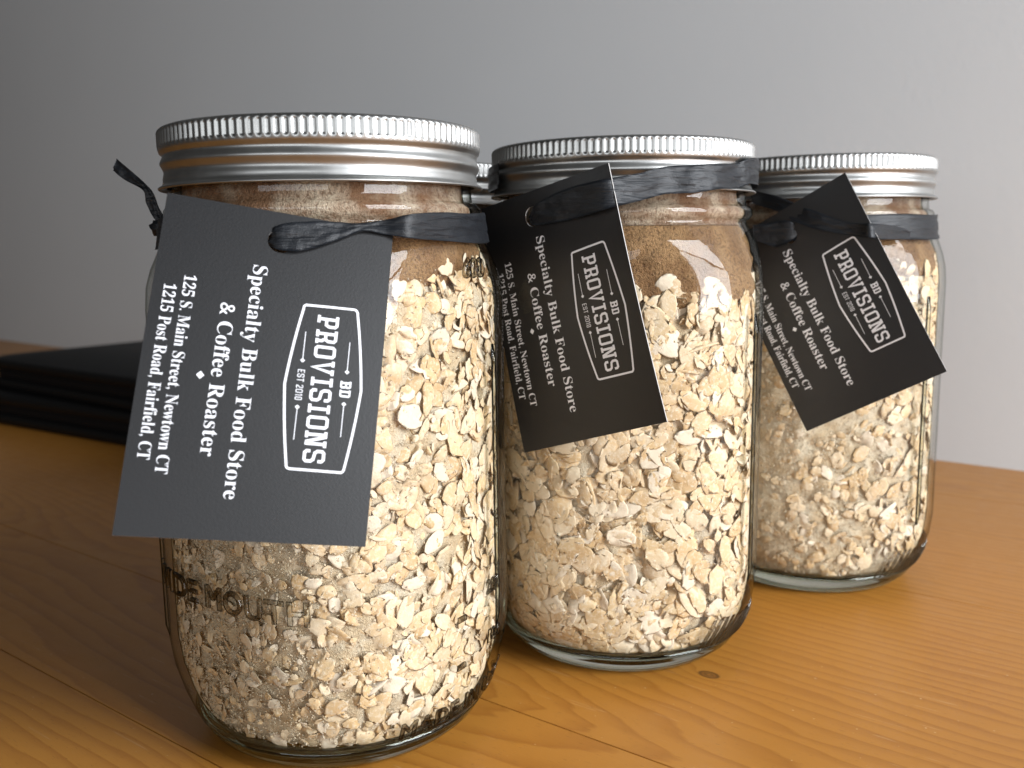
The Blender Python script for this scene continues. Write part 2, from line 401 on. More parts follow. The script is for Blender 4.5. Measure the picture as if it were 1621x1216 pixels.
outz = [.62] + [.9, 1.2, 1.5, 1.85, 2.2, 2.6, 3.0, 3.6] + list(np.arange(4.5, 12.4, 1.2)) + [12.3, 12.6, 12.9, 13.15, 13.4, 13.65, 13.9, 14.1, 14.3, 14.45, 14.55, 14.62, 14.65, 14.68, 14.73, 14.80, 14.88, 14.95, 15.01, 15.06, 15.08, 15.10, 15.3, 15.6, 16.2, 16.9]
T = .24
def inner_dr(z): return -T if z > 1.2 else -T - (1.2 - z) * .25
def jar(loc, a0, label, ribs, texts, heel=None, group='glass jars of oats with tin lids'):
    j = empty('mason_jar', loc, label, 'jar', group)
    vs, fs = lathe_closed(a0, [(z, 0) for z in outz], [(z, inner_dr(z)) for z in outz])
    no = len(outz) * 144
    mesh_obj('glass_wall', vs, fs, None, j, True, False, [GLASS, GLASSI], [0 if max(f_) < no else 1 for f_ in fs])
    # thick foot: heel, stand ring and punt
    n = 144; th = np.arange(n) * 2 * PI / n; rows = []
    foot = [(-.9, .16), (.35, .10), (.62, .03), (.80, .0)]
    prof = [(0.01, .16), (2.0, .16), (2.9, .12), (3.2, .03), (3.42, .002), (3.62, .03)]
    vs = []
    for r, z in prof: vs += [(r * math.cos(a), r * math.sin(a), z) for a in th]
    for z in (.12, .22, .4, .56, .70, .85):
        r = rad(z, th, a0) + .003; vs += [(r[k] * math.cos(th[k]), r[k] * math.sin(th[k]), z) for k in range(n)]
    inn = [(.90, -.24), (.84, -.36), (.80, -.55), (.78, -.85)]
    for z, dr in inn:
        r = rad(z, th, a0) + dr; vs += [(r[k] * math.cos(th[k]), r[k] * math.sin(th[k]), z) for k in range(n)]
    vs += [(2.2 * math.cos(a), 2.2 * math.sin(a), .76) for a in th] + [(.01 * math.cos(a), .01 * math.sin(a), .74) for a in th]
    m = len(vs) // n; fs = []
    for i in range(m - 1):
        for k in range(n):
            l = (k + 1) % n; fs.append((i * n + k, i * n + l, (i + 1) * n + l, (i + 1) * n + k))
    fs.append(tuple(range(n))[::-1]); fs.append(tuple((m - 1) * n + k for k in range(n)))
    mesh_obj('glass_foot', vs, fs, GSOLID, j, True, False)
    b = copy_obj(band0, j); d = copy_obj(disc0, j)
    b.rotation_euler = (0, 0, vang(loc) + PI + 2.2 + .3)
    for ph, z0, z1 in ribs:
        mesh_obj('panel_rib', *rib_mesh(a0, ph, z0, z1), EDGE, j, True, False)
    for (s_, size, ph, z0, kw) in texts:
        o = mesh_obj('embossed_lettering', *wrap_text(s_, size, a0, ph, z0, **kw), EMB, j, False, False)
    if heel:      # ring of short grip ridges above the foot
        vs, fs = [], []
        for ph in heel:
            base = len(vs); seg = 7
            for i in range(seg):
                z = .75 + 1.15 * i / (seg - 1); e = math.sin(PI * i / (seg - 1)) ** .5
                for k, t_ in enumerate((-1, 0, 1)):
                    a = ph + .014 * (i - 3) + t_ * .018
                    r = float(rad(z, a, a0)) + (.075 * e if t_ == 0 else -.02)
                    vs.append((r * math.cos(a), r * math.sin(a), z))
            for i in range(seg - 1):
                for k in range(3):
                    l = (k + 1) % 3; fs.append((base + i * 3 + k, base + i * 3 + l, base + (i + 1) * 3 + l, base + (i + 1) * 3 + k))
        o = mesh_obj('grip_ridges', vs, fs, EMB, j, False, False); o['kind'] = 'stuff'
    return j

J1, J2, J3, J4 = (-5.217, 26.566), (3.823, 31.96), (12.814, 38.565), (-3.9, 39.4)
def vang(J):                    # azimuth from the jar towards the camera
    return math.atan2(-J[1], -J[0])
V1, V2, V3 = vang(J1), vang(J2), vang(J3)
R = math.radians
A1, A2, A3 = V1 + R(45), 0.03, 0.0
jar1 = jar((*J1, 0), A1, 'large jar of oats at the front left, behind the biggest grey tag',
    [(V1 + R(67), 2.9, 11.2), (V1 - R(80), 3.0, 11.0), (V1 + R(160), 3, 11)],
    [('MADE IN U.S.A.', .66, V1 + R(51), 1.02, dict(space=1.2)), ('WIDE MOUTH', .85, V1 - R(46.5), 4.65, dict(space=1.12)),
     ('600', .70, V1 + R(56), 13.1, dict(lift=.08)), ('200', .50, V1 + R(64), 4.1, {}), ('100', .50, V1 + R(64), 2.6, {}),
     ('-', 1.3, V1 + R(44), 3.5, {}), ('-', 1.3, V1 + R(44), 2.1, {})])
hs = lambda V, a, b, n: [V + R(a + (b - a) * k / (n - 1)) for k in range(n)]
jar2 = jar((*J2, 0), A2, 'middle jar of oats with a wide dark ribbon tied across its tin lid',
    [(V2 + R(57), 2.9, 11.7), (V2 - R(70), 3, 12.0), (V2 + R(155), 3, 12)], [], hs(V2, 38, 150, 34))
jar3 = jar((*J3, 0), A3, 'farthest right jar of oats, the one standing nearest to the pale wall on the right',
    [(V3 + R(54), 2.9, 11.8), (V3 - R(66), 3, 12.0), (V3 + R(155), 3, 12)], [], hs(V3, 38, 150, 34))
jar4 = jar((*J4, 0), .4, 'jar hidden behind the front two, only a sliver of its ridged lid showing between them',
    [], [], None)
for o in (band0, disc0): bpy.data.objects.remove(o)

# ------------------------------------------------------------------ contents
def flake_variants(nv=8):
    out = []
    for q in range(nv):
        n = 12; a = np.arange(n) * 2 * PI / n
        ax, ay = random.uniform(.40, .50), random.uniform(.26, .37)
        edge = 1 + rng.normal(0, .07, n); crease = random.uniform(.03, .07); cup = random.uniform(-.16, .16)
        def ringp(f, zoff):
            x = ax * f * np.cos(a) * edge; y = ay * f * np.sin(a) * edge
            z = zoff + cup * (x / ax) ** 2 + rng.normal(0, .008, n) - (crease * np.exp(-(y / .05) ** 2) if zoff > 0 else 0)
            return np.stack([x, y, z], 1)
        V = np.vstack([[[0, 0, .045 - crease * .8]], ringp(.55, .045), ringp(.9, .03), ringp(1.0, .0), ringp(.7, -.03), [[0, 0, -.03]]])
        Fc = []
        for k in range(n):
            l = (k + 1) % n
            Fc.append((0, 1 + k, 1 + l))
            for b in (1, 1 + n, 1 + 2 * n):
                Fc += [(b + k, b + n + k, b + n + l), (b + k, b + n + l, b + l)]
            Fc.append((1 + 3 * n + k, 1 + 4 * n, 1 + 3 * n + l))
        out.append((V, np.array(Fc)))
    return out
FV = flake_variants()
CV = []
for q in range(4):
    V = np.array([[1.5, 0, 0], [-1.4, .1, 0], [0, .8, .1], [0, -.8, 0], [0, 0, .35], [.1, 0, -.35]], float) * (1 + rng.normal(0, .35, (6, 1)))
    CV.append((V, np.array([(0, 2, 4), (2, 1, 4), (1, 3, 4), (3, 0, 4), (2, 0, 5), (1, 2, 5), (3, 1, 5), (0, 3, 5)])))

PAL = np.array([.78, .735, .72]) * np.array([[.74, .53, .29], [.80, .62, .38], [.66, .46, .25], [.86, .72, .52], [.78, .57, .33], [.90, .80, .66]])
def fill(loc, a0, nfl, ncr, ztop, V0, smin=.62, smax=1.15, name='rolled_oats', label='', powder_side=None):
    Vs, Fs, Cs, base = [], [], [], 0
    def batch(variants, n, dmax, size, tiltmax, crumb=False):
        nonlocal base
        for (V, Fc) in variants:
            m = n // len(variants)
            phi = rng.uniform(-PI, PI, m) ; 
            if crumb and powder_side is not None:
                sel = rng.random(m) < .45; phi = np.where(sel, V0 + powder_side + rng.normal(0, .55, m), phi)
            zl = ztop + .22 * np.sin(phi * 4 + 1 + ztop) + .14 * np.sin(phi * 9 + ztop) + rng.normal(0, .08, m) + .40 * np.cos(phi - V0 - R(75))
            z = .86 + rng.random(m) * (zl - .86)
            d = rng.random(m) ** 1.5 * dmax + .02
            r = rad(z, phi, a0) + np.array([inner_dr(q) for q in z]) - d
            if powder_side is not None and not crumb:
                # the finer side of this jar carries smaller flakes
                near = np.exp(-((np.mod(phi - V0 - powder_side + PI, 2 * PI) - PI) / .7) ** 2)
                s = rng.uniform(size[0], size[1], m) * (1 - .50 * near)
            else: s = rng.uniform(size[0], size[1], m)
            if not crumb: s = s * np.where(rng.random(m) < .42, rng.uniform(.28, .7, m), 1)
            er = np.stack([np.cos(phi), np.sin(phi), np.zeros(m)], 1)
            N = er + rng.normal(0, tiltmax, (m, 3)); N /= np.linalg.norm(N, axis=1)[:, None]
            A = rng.normal(0, 1, (m, 3)); A -= (A * N).sum(1)[:, None] * N; A /= np.linalg.norm(A, axis=1)[:, None]
            B = np.cross(N, A)
            P = er * r[:, None]; P[:, 2] = z
            W = P[:, None, :] + s[:, None, None] * (V[None, :, 0:1] * A[:, None] + V[None, :, 1:2] * B[:, None] + V[None, :, 2:3] * N[:, None])
            zz = np.clip(W[..., 2], .83, None); ph = np.arctan2(W[..., 1], W[..., 0]); rr = np.hypot(W[..., 0], W[..., 1])
            idr = np.where(zz > 1.2, -T, -T - (1.2 - zz) * .25)
            lim = rad(zz, ph, a0) + idr - .015
            lim = lim - .012 * rng.random(lim.shape)
            rn = np.minimum(rr, lim)
            W = np.stack([rn * np.cos(ph), rn * np.sin(ph), zz], -1)
            k = len(V)
            Vs.append(W.reshape(-1, 3)); Fs.append((Fc[None] + (base + np.arange(m) * k)[:, None, None]).reshape(-1, 3)); base += m * k
            c = PAL[rng.integers(0, len(PAL), m)] * rng.uniform(.88, 1.08, (m, 1))
            if crumb: c = (c * .45 + np.array([.66, .57, .45]) * .55) * rng.uniform(.72, 1.08, (m, 1))
            cc = np.repeat(c[:, None], k, 1)
            Cs.append(cc.reshape(-1, 3))
    batch(FV, nfl, .50, (smin, smax), .34)
    batch(CV, ncr, .40, (.012, .055), 1.0, True)
    V = np.vstack(Vs); Fa = np.vstack(Fs); C = np.vstack(Cs)
    me = bpy.data.meshes.new(name); nv, nf = len(V), len(Fa)
    me.vertices.add(nv); me.vertices.foreach_set('co', (V * S).astype(np.float32).ravel())
    me.loops.add(nf * 3); me.loops.foreach_set('vertex_index', Fa.astype(np.int32).ravel())
    me.polygons.add(nf); me.polygons.foreach_set('loop_start', np.arange(nf, dtype=np.int32) * 3)
    me.polygons.foreach_set('use_smooth', np.ones(nf, bool))
    me.update(calc_edges=True); me.validate()
    at_ = me.attributes.new('col', 'FLOAT_COLOR', 'POINT')
    at_.data.foreach_set('color', np.hstack([C, np.ones((len(C), 1))]).astype(np.float32).ravel())
    me.materials.append(OAT)
    o = bpy.data.objects.new(name, me); COL.objects.link(o); o.location = Vector(loc) * S
    tag(o, label, 'oats', 'rolled oats filling the jars', 'stuff')
    return o

def mass(name, loc, a0, z0, z1, dr, mat, label, cat, group, amp=.03, topwave=0, V0=0, dz=.14, low=0):
    """solid granular filling, its side pressed against the glass"""
    n = 200; nz = max(4, int((z1 - z0) / dz)); vs, fs = [], []
    th = np.arange(n) * 2 * PI / n
    for i in range(nz + 1):
        for k in range(n):
            zt = z1 + topwave * math.sin(th[k] * 3 + 1); z = z0 + (zt - z0) * i / nz
            r = float(rad(z, th[k], a0)) + inner_dr(z) - dr - low * max(0, 1 - (z - z0) / .9)
            r -= amp * (noise.noise(Vector((math.cos(th[k]) * 9, math.sin(th[k]) * 9, z * 2.2))) + .5)
            vs.append((r * math.cos(th[k]), r * math.sin(th[k]), z))
    for i in range(nz):
        for k in range(n):
            l = (k + 1) % n; fs.append((i * n + k, i * n + l, (i + 1) * n + l, (i + 1) * n + k))
    fs.append(tuple(range(n))[::-1]); fs.append(tuple(nz * n + k for k in range(n)))
    o = mesh_obj(name, vs, fs, mat, None, True, False); o.location = Vector(loc) * S
    tag(o, label, cat, group, 'stuff')
    return o
G = 'brown sugar layers on top of the oats'
info = [((*J1, .0), A1, V1, 13.15, 'front left jar', R(-48), (.55, 1.15), 6800, 36000, .10),
        ((*J2, .0), A2, V2, 12.3, 'middle jar', None, (.80, 1.45), 5200, 16000, .18),
        ((*J3, .0), A3, V3, 12.8, 'right jar', R(-25), (.60, 1.20), 4600, 42000, .07)]
for loc, a0, V0, zt, nm, side, (s0, s1), nf, ncr, cd in info:
    f1 = fill(loc, a0, nf, ncr, zt, V0, s0, s1, 'rolled_oats', 'pale rolled oat flakes packed against the glass of the ' + nm, side)
    mass('oat_powder', loc, a0, .84, zt - .25, cd, POWD, 'fine oat dust and crumbs between the flakes in the ' + nm, 'oat powder', 'oat powder in the jars', .16, 0, V0)
    mass('brown_sugar', loc, a0, zt - .9, 14.45, .012, SUGAR, 'layer of brown sugar above the oats in the ' + nm, 'brown sugar', G, .10, 0, V0, .1, .45)
    mass('sugar_and_flour', loc, a0, 14.46, 16.85, .02, FLOUR, 'mottled brown and white sugar under the lid of the ' + nm, 'sugar', 'mottled sugar in the jar necks', .05, 0, V0, .1)
o = mass('rolled_oats', (*J4, 0), .4, .66, 13.6, .05, POWD, 'oats in the hidden jar behind the front two', 'oats', 'rolled oats filling the jars', .10)
o = mass('sugar_and_flour', (*J4, 0), .4, 13.62, 16.85, .02, FLOUR, 'mottled sugar under the lid of the hidden jar behind', 'sugar', 'mottled sugar in the jar necks', .05)

# ------------------------------------------------------------------ gift tags
def bold_serif(s):
    o = ''
    for ch in s:
        if 'A' <= ch <= 'Z': o += chr(0x1D400 + ord(ch) - 65)
        elif 'a' <= ch <= 'z': o += chr(0x1D41A + ord(ch) - 97)
        elif '0' <= ch <= '9': o += chr(0x1D7CE + ord(ch) - 48)
        else: o += ch
    return o
CW, CHh = 5.2, 7.6
class Print:
    def __init__(s): s.v, s.f, s.k = [], [], 0
    def poly(s, pts, tris):
        b = len(s.v); lift = .007 + .0003 * (s.k % 12); s.k += 1
        s.v += [(x, y, lift) for x, y in pts]; s.f += [tuple(b + i for i in t_) for t_ in tris]
    def stroke(s, pts, w_, closed=False, cut=None):
        if cut:
            q = []
            for i in range(len(pts) if closed else len(pts) - 1):
                a, b = Vector(pts[i]), Vector(pts[(i + 1) % len(pts)]); m = max(1, int((b - a).length / cut))
                q += [tuple(a.lerp(b, k / m)) for k in range(m)]
            pts = q if closed else q + [pts[-1]]
        n = len(pts); L, Rr = [], []
        P = [Vector(p) for p in pts]
        for i in range(n):
            if closed: a, b, c = P[i - 1], P[i], P[(i + 1) % n]
            else: a, b, c = P[max(0, i - 1)], P[i], P[min(n - 1, i + 1)]
            d1 = (b - a).normalized() if (b - a).length > 0 else (c - b).normalized()
            d2 = (c - b).normalized() if (c - b).length > 0 else d1
            n1, n2 = Vector((-d1.y, d1.x)), Vector((-d2.y, d2.x)); m = (n1 + n2).normalized()
            m = m / max(.5, m.dot(n1)) * w_ / 2
            L.append(b + m); Rr.append(b - m)
        pts2 = [tuple(p) for p in L + Rr]; tr = []
        for i in range(n if closed else n - 1):
            j = (i + 1) % n; tr.append((i, n + i, n + j, j))
        s.poly(pts2, tr)
    def text(s, txt, u0, v0, v1, h, thin=-.012):
        """serif line: baseline at u0, running v0->v1, cap height h (in u)"""
        c = bpy.data.curves.new('t', 'FONT'); c.body = bold_serif(txt); c.size = 1; c.resolution_u = 4; c.offset = thin
        o = bpy.data.objects.new('t', c); COL.objects.link(o); bpy.context.view_layer.update()
        me = bpy.data.meshes.new_from_object(o.evaluated_get(bpy.context.evaluated_depsgraph_get()))
        xs = [v_.co.x for v_ in me.vertices]; x0, x1 = min(xs), max(xs)
        caph = .66
        sx = (v1 - v0) * CHh / (x1 - x0); sy = h * CW / caph
        b = len(s.v)
        s.v += [(u0 * CW + v_.co.y * sy, v0 * CHh + (v_.co.x - x0) * sx, .0075) for v_ in me.vertices]
        s.f += [tuple(b + i for i in p.vertices) for p in me.polygons]
        bpy.data.objects.remove(o); bpy.data.curves.remove(c); bpy.data.meshes.remove(me)

# slab letters: strokes on a 0..w x 0..1 grid
def slab(ch, t=.17):
    h = t / 2; a = .15; W = .60
    if ch == 'I': return .44, [[(.22, t), (.22, 1 - t)], [(.02, h), (.42, h)], [(.02, 1 - h), (.42, 1 - h)]]
    if ch == 'P': return W, [[(.17, t), (.17, 1 - t)], [(0, h), (.36, h)], [(0, 1 - h), (W - a, 1 - h), (W - h, 1 - a), (W - h, .57), (W - a, .43), (.17 + h, .43)]]
    if ch == 'R': return W + .04, [[(.17, t), (.17, 1 - t)], [(0, h), (.33, h)], [(0, 1 - h), (W - a, 1 - h), (W - h, 1 - a), (W - h, .58), (W - a, .46), (.17 + h, .46)], [(.44, .46 - h), (W - h - .01, .30), (W - h - .01, t)], [(.42, h), (W + .05, h)]]
    if ch == 'O' or ch == '0': return W, [[(a, h), (W - a, h), (W - h, a), (W - h, 1 - a), (W - a, 1 - h), (a, 1 - h), (h, 1 - a), (h, a), None]]
    if ch == 'V': return W + .08, [[(.14, 1 - t), (.34, .03), (.54, 1 - t)], [(0, 1 - h), (.27, 1 - h)], [(.41, 1 - h), (.68, 1 - h)]]
    if ch == 'S': return W, [[(W - h, .68), (W - h, 1 - a), (W - a, 1 - h), (a, 1 - h), (h, 1 - a), (h, .64), (a, .53), (W - a, .47), (W - h, .36), (W - h, a), (W - a, h), (a, h), (h, a), (h, .32)]]
    if ch == 'N': return W + .12, [[(.15, t), (.15, 1 - t)], [(.15 + h, .98), (W - .03 - h + .0, .04)], [(W - .03, .02), (W - .03, 1 - t)], [(0, h), (.30, h)], [(0, 1 - h), (.26, 1 - h)], [(W - .17, 1 - h), (W + .12, 1 - h)]]
    if ch == 'B': return W, [[(.15, t), (.15, 1 - t)], [(0, 1 - h), (W - a, 1 - h), (W - h, 1 - a), (W - h, .62), (W - a, .53), (.15 + h, .53)], [(W - a, .53 - h), (W - h, .40), (W - h, a), (W - a, h), (0, h)]]
    if ch == 'D': return W, [[(.15, t), (.15, 1 - t)], [(0, 1 - h), (W - a, 1 - h), (W - h, 1 - a), (W - h, a), (W - a, h), (0, h)]]
    if ch == 'E': return W - .06, [[(h, t), (h, 1 - t)], [(0, h), (W - .1, h)], [(0, 1 - h), (W - .1, 1 - h)], [(t, .5), (W - .2, .5)]]
    if ch == 'T': return W - .04, [[(.28, 0), (.28, 1 - t)], [(0, 1 - h), (.56, 1 - h)]]
    if ch == '2': return W - .06, [[(h, .75), (h, 1 - a), (a, 1 - h), (.4, 1 - h), (.46, 1 - a), (.46, .62), (h, .2), (h, h), (.54, h)]]
    if ch == '1': return .34, [[(.02, .82), (.2, .95), (.2, 0)]]
    if ch == '8': return W - .06, [[(.12, .5), (h, .6), (h, 1 - a), (.15, 1 - h), (.39, 1 - h), (.46, 1 - a), (.46, .6), (.40, .5), (.46, .38), (.46, a), (.39, h), (.15, h), (h, a), (h, .38), None]]
    return .3, []
def slab_text(pr, txt, u0, v0, v1, h, t=.17, gap=.12):
    gl = [slab(c, t) for c in txt]; tot = sum(g[0] for g in gl) + gap * (len(gl) - 1)
    sv = (v1 - v0) * CHh / tot; su = h * CW; x = 0
    for w_, st in gl:
        for p in st:
            closed = p[-1] is None; q = [z for z in p if z is not None]
            # stroke built in letter space, then scaled
            tmp = Print(); tmp.stroke(q, t, closed)
            pr.poly([(u0 * CW + b * su, v0 * CHh + (x + a) * sv) for a, b, _ in tmp.v], tmp.f)
        x += w_ + gap

def make_print():
    pr = Print()
    pr.text('Specialty Bulk Food Store', .398, .184, .885, .060, -.005)
    pr.text('& Coffee Roaster', .284, .315, .769, .060, -.005)
    pr.text('125 S. Main Street, Newtown CT', .122, .246, .827, .047, -.005)
    pr.text('1215 Post Road, Fairfield, CT', .047, .281, .791, .047, -.005)
    cu, cv = .242 * CW, .539 * CHh; d = .085
    pr.poly([(cu - d, cv), (cu, cv + d * 1.05), (cu + d, cv), (cu, cv - d * 1.05)], [(0, 1, 2, 3)])
    return pr
def make_logo():
    pr = Print()
    # frame: two slanted ends, long sides bulging in the middle, rounded corners
    def side(ua, va, um, vm, ub, vb, n=14):
        out = []
        for i in range(n + 1):
            q = i / n; t_ = (1 - abs(2 * q - 1)); t_ = t_ * .62 + .38 * (1 - (2 * q - 1) ** 2)
            lin = ua + (ub - ua) * q; mid = um - (ua + ub) / 2
            out.append((lin + mid * t_, va + (vb - va) * q))
        return out
    rt_ = side(.872, .300, .917, .54, .877, .772); lf = side(.632, .772, .588, .54, .632, .300)
    def corner(p, c, q): return [tuple((1 - t_) ** 2 * p[i] + 2 * t_ * (1 - t_) * c[i] + t_ * t_ * q[i] for i in (0, 1)) for t_ in (.25, .5, .75)]
    pts = [(.750, .2835), (.852, .281)] + corner((.852, .281), (.871, .281), (.872, .300)) + rt_ + corner((.877, .772), (.876, .789), (.857, .7885)) + [(.650, .787)] + corner((.650, .787), (.632, .787), (.632, .772)) + lf + corner((.632, .300), (.630, .287), (.650, .286))
    pr.stroke([(u * CW, v_ * CHh) for u, v_ in pts], .057, True, .3)
    slab_text(pr, 'PROVISIONS', .697, .313, .765, .094, .142, .11)
    slab_text(pr, 'BD', .824, .511, .561, .048, .17, .12)
    slab_text(pr, 'EST', .637, .490, .527, .030, .12, .15)
    slab_text(pr, '2018', .637, .537, .583, .030, .12, .15)
    for u, a, b, dia in [(.652, .372, .461, 1), (.652, .604, .702, 0), (.848, .388, .482, 1), (.848, .582, .682, 0)]:
        pr.stroke([(u * CW, a * CHh), (u * CW, b * CHh)], .018, False, .3)
        c0, c1, d = u * CW, (b if dia else a) * CHh, .055
        pr.poly([(c0 - d, c1), (c0, c1 + d), (c0 + d, c1), (c0, c1 - d)], [(0, 1, 2, 3)])
    return pr
PR, LG = make_print(), make_logo()

def tag_card(P, label, hole):
    P = [Vector(p) for p in P]
    nrm = (P[1] - P[0]).cross(P[3] - P[0]).normalized()
    if nrm.y > 0: nrm = -nrm
    def bil(u, v_, w_=0):
        return P[0] * (1 - u) * (1 - v_) + P[1] * u * (1 - v_) + P[2] * u * v_ + P[3] * (1 - u) * v_ + nrm * (w_ + .09 * math.sin(PI * v_))
    e = empty('gift_tag', P[0] * .5 + P[1] * .5, label, 'tag', 'printed black tags hanging from the jars')
    # board with a punched hole
    hu, hv, hr = hole; N = 40
    circ = [(hu + hr / CW * math.cos(2 * PI * k / N), hv + hr / CHh * math.sin(2 * PI * k / N)) for k in range(N)]
    nu, nv_ = 12, 18; pts, eds = [], []
    def loop(q):
        b = len(pts); pts.extend(Vector(p) for p in q); eds.extend((b + i, b + (i + 1) % len(q)) for i in range(len(q)))
    loop([(i / nu, 0) for i in range(nu)] + [(1, i / nv_) for i in range(nv_)] + [(1 - i / nu, 1) for i in range(nu)] + [(0, 1 - i / nv_) for i in range(nv_)])
    loop(circ)
    for i in range(1, nu):
        for k in range(1, nv_):
            if math.hypot((i / nu - hu) * CW, (k / nv_ - hv) * CHh) > hr + .12: pts.append(Vector((i / nu, k / nv_)))
    o2 = delaunay_2d_cdt(pts, eds, [], 0, 1e-6)
    top = [(p.x, p.y, 0) for p in o2[0]]; tf = []
    for f_ in o2[2]:
        c = sum((Vector((top[i][0] * CW, top[i][1] * CHh)) for i in f_), Vector((0, 0))) / len(f_)
        if (c - Vector((hu * CW, hv * CHh))).length > hr * .98: tf.append(tuple(f_))
    cnt = {}
    for f_ in tf:
        for a, b in zip(f_, f_[1:] + f_[:1]): cnt.setdefault((min(a, b), max(a, b)), []).append((a, b))
    bo = [e_[0] for e_ in cnt.values() if len(e_) == 1]; n = len(top)
    vs = [bil(u, v_, .0) for u, v_, _ in top] + [bil(u, v_, -.035) for u, v_, _ in top]
    fs = list(tf) + [tuple(n + i for i in f_[::-1]) for f_ in tf] + [(a, b, n + b, n + a) for a, b in bo]
    fm = [0] * (2 * len(tf)) + [1] * len(bo)
    mesh_obj('card', vs, fs, None, e, False, True, [CARD, CEDGE], fm)
    for nm, pr in (('address_lettering', PR), ('shop_emblem', LG)):
        mesh_obj(nm, [bil(x / CW, y / CHh, z) for x, y, z in pr.v], pr.f, INK, e)
    return e
C1 = [[-7.709, 21.108, 15.204], [-2.822, 22.493, 14.269], [-3.293, 19.531, 7.366], [-8.24, 18.123, 8.157]]
C2 = [[-0.897, 29.707, 15.074], [2.798, 26.448, 16.175], [4.291, 25.008, 9.012], [0.357, 28.198, 7.458]]
C3 = [[7.94, 35.104, 13.738], [11.627, 32.433, 16.251], [14.353, 29.945, 9.607], [10.667, 32.616, 7.094]]
tag_card(C1, 'grey-looking printed tag hanging nearly straight in front of the front left jar', (.50, .093, .30))
tag_card(C2, 'black printed tag tilted slightly, hanging from the ribbon of the middle jar', (.40, .10, .30))
tag_card(C3, 'black printed tag tilted the most, hanging in front of the farthest right jar', (.49, .13, .27))

# ------------------------------------------------------------------ ribbons
def catmull(K, n):
    out = []; m = len(K)
    for i in range(m - 1):
        p0, p1, p2, p3 = K[max(0, i - 1)], K[i], K[i + 1], K[min(m - 1, i + 2)]
        for q in range(n):
            t_ = q / n
            out.append([.5 * ((2 * b) + (-a + c) * t_ + (2 * a - 5 * b + 4 * c - d) * t_ ** 2 + (-a + 3 * b - 3 * c + d) * t_ ** 3) for a, b, c, d in zip(p0, p1, p2, p3)])
    out.append(list(K[-1])); return out
def strip(name, tops, bots, parent, crink=.045, th=.018, n=10, across=9, seed=0):
    A, B = catmull([list(p) for p in tops], n), catmull([list(p) for p in bots], n)
    m = len(A); g = []
    for i in range(m):
        for k in range(across + 1):
            q = k / across; g.append(Vector(A[i]).lerp(Vector(B[i]), q))
    def idx(i, k): return i * (across + 1) + k
    nor = []
    for i in range(m):
        for k in range(across + 1):
            du = g[idx(min(m - 1, i + 1), k)] - g[idx(max(0, i - 1), k)]; dv = g[idx(i, min(across, k + 1))] - g[idx(i, max(0, k - 1))]
            c = du.cross(dv); nor.append(c.normalized() if c.length > 1e-9 else Vector((0, -1, 0)))
    pts = []
    for i in range(m):
        for k in range(across + 1):
            p = g[idx(i, k)]; q = k / across
            a = noise.noise(Vector((i * .10 + seed, q * 3.6, seed))) * 1.0 + .6 * noise.noise(Vector((i * .27, q * 8, seed + 3)))
            rdg = 1 - abs(noise.noise(Vector((i * .055 + 5, q * 5.5 + i * .02, seed + 9)))) * 3
            pts.append(p + nor[idx(i, k)] * crink * (a + .5 * rdg))
    vs = [tuple(p - nn * th / 2) for p, nn in zip(pts, nor)] + [tuple(p + nn * th / 2) for p, nn in zip(pts, nor)]
    N = len(pts); fs = []
    for i in range(m - 1):
        for k in range(across):
            a, b, c, d = idx(i, k), idx(i, k + 1), idx(i + 1, k + 1), idx(i + 1, k)
            fs += [(a, b, c, d), (N + d, N + c, N + b, N + a)]
        for k in (0, across):
            a, b = idx(i, k), idx(i + 1, k); fs.append((a, b, N + b, N + a))
    for i in (0, m - 1):
        for k in range(across): a, b = idx(i, k), idx(i, k + 1); fs.append((a, b, N + b, N + a))
    return mesh_obj(name, vs, fs, RIB, parent, True)
def arc(J, r0, r1, z0, z1, a_from, a_to, n=14, dz=0):
    tp, bt = [], []
    for i in range(n):
        a = a_from + (a_to - a_from) * i / (n - 1); q = dz * math.sin(i * 1.7)
        tp.append((J[0] + r0 * math.cos(a), J[1] + r0 * math.sin(a), z1 + q)); bt.append((J[0] + r1 * math.cos(a), J[1] + r1 * math.sin(a), z0 + q))
    return tp, bt
def px(rows): return [at(a, b, d) for a, b, d in rows]
def card_depth(C, x, y):
    # camera depth of the tag's plane at a photo pixel
    P = [Vector(p) for p in C]; n_ = (P[1] - P[0]).cross(P[3] - P[0])
    o_ = Vector((0, 0, CH)); d = at(x, y, 1.0) - o_
    return (P[0] - o_).dot(n_) / d.dot(n_)
def over(C, rows, lift=.22): return [at(a, b, card_depth(C, a, b) - l) for a, b, l in rows]

# ribbon of the front jar
rb = empty('paper_ribbon', (J1[0], J1[1], 14.4), 'black crinkled ribbon twisted through the biggest tag, its loose end sticking out at the left', 'ribbon', 'black paper ribbons tied round the jar necks')
tp = over(C1, [(424, 368, -.14), (437, 358, .1), (465, 352, .16), (510, 350, .16), (545, 352, .12), (578, 352, .10), (610, 348, .12)]) + px([(650, 339, 22.1), (700, 336, 23.1), (735, 338, 24.0)])
bt = over(C1, [(424, 388, -.14), (440, 395, .1), (468, 398, .16), (500, 392, .16), (540, 378, .16), (575, 366, .14), (610, 371, .12)]) + px([(650, 377, 22.1), (700, 381, 23.1), (735, 384, 24.0)])
t2, b2 = arc(J1, 4.50, 4.62, 13.98, 14.80, V1 + R(64), V1 + R(300), 16, .05)
strip('tied_band', tp + t2, bt + b2, rb, .035, seed=1)
tl = px([(178, 258, 27.6), (195, 272, 27.4), (219, 291, 27.3), (236, 305, 27.3), (245, 325, 27.3), (253, 342, 27.2), (262, 352, 27.2)])
bl = px([(184, 251, 27.2), (207, 268, 27.1), (228, 287, 27.0), (243, 302, 27.0), (250, 322, 27.0), (258, 338, 27.0), (266, 347, 27.0)])
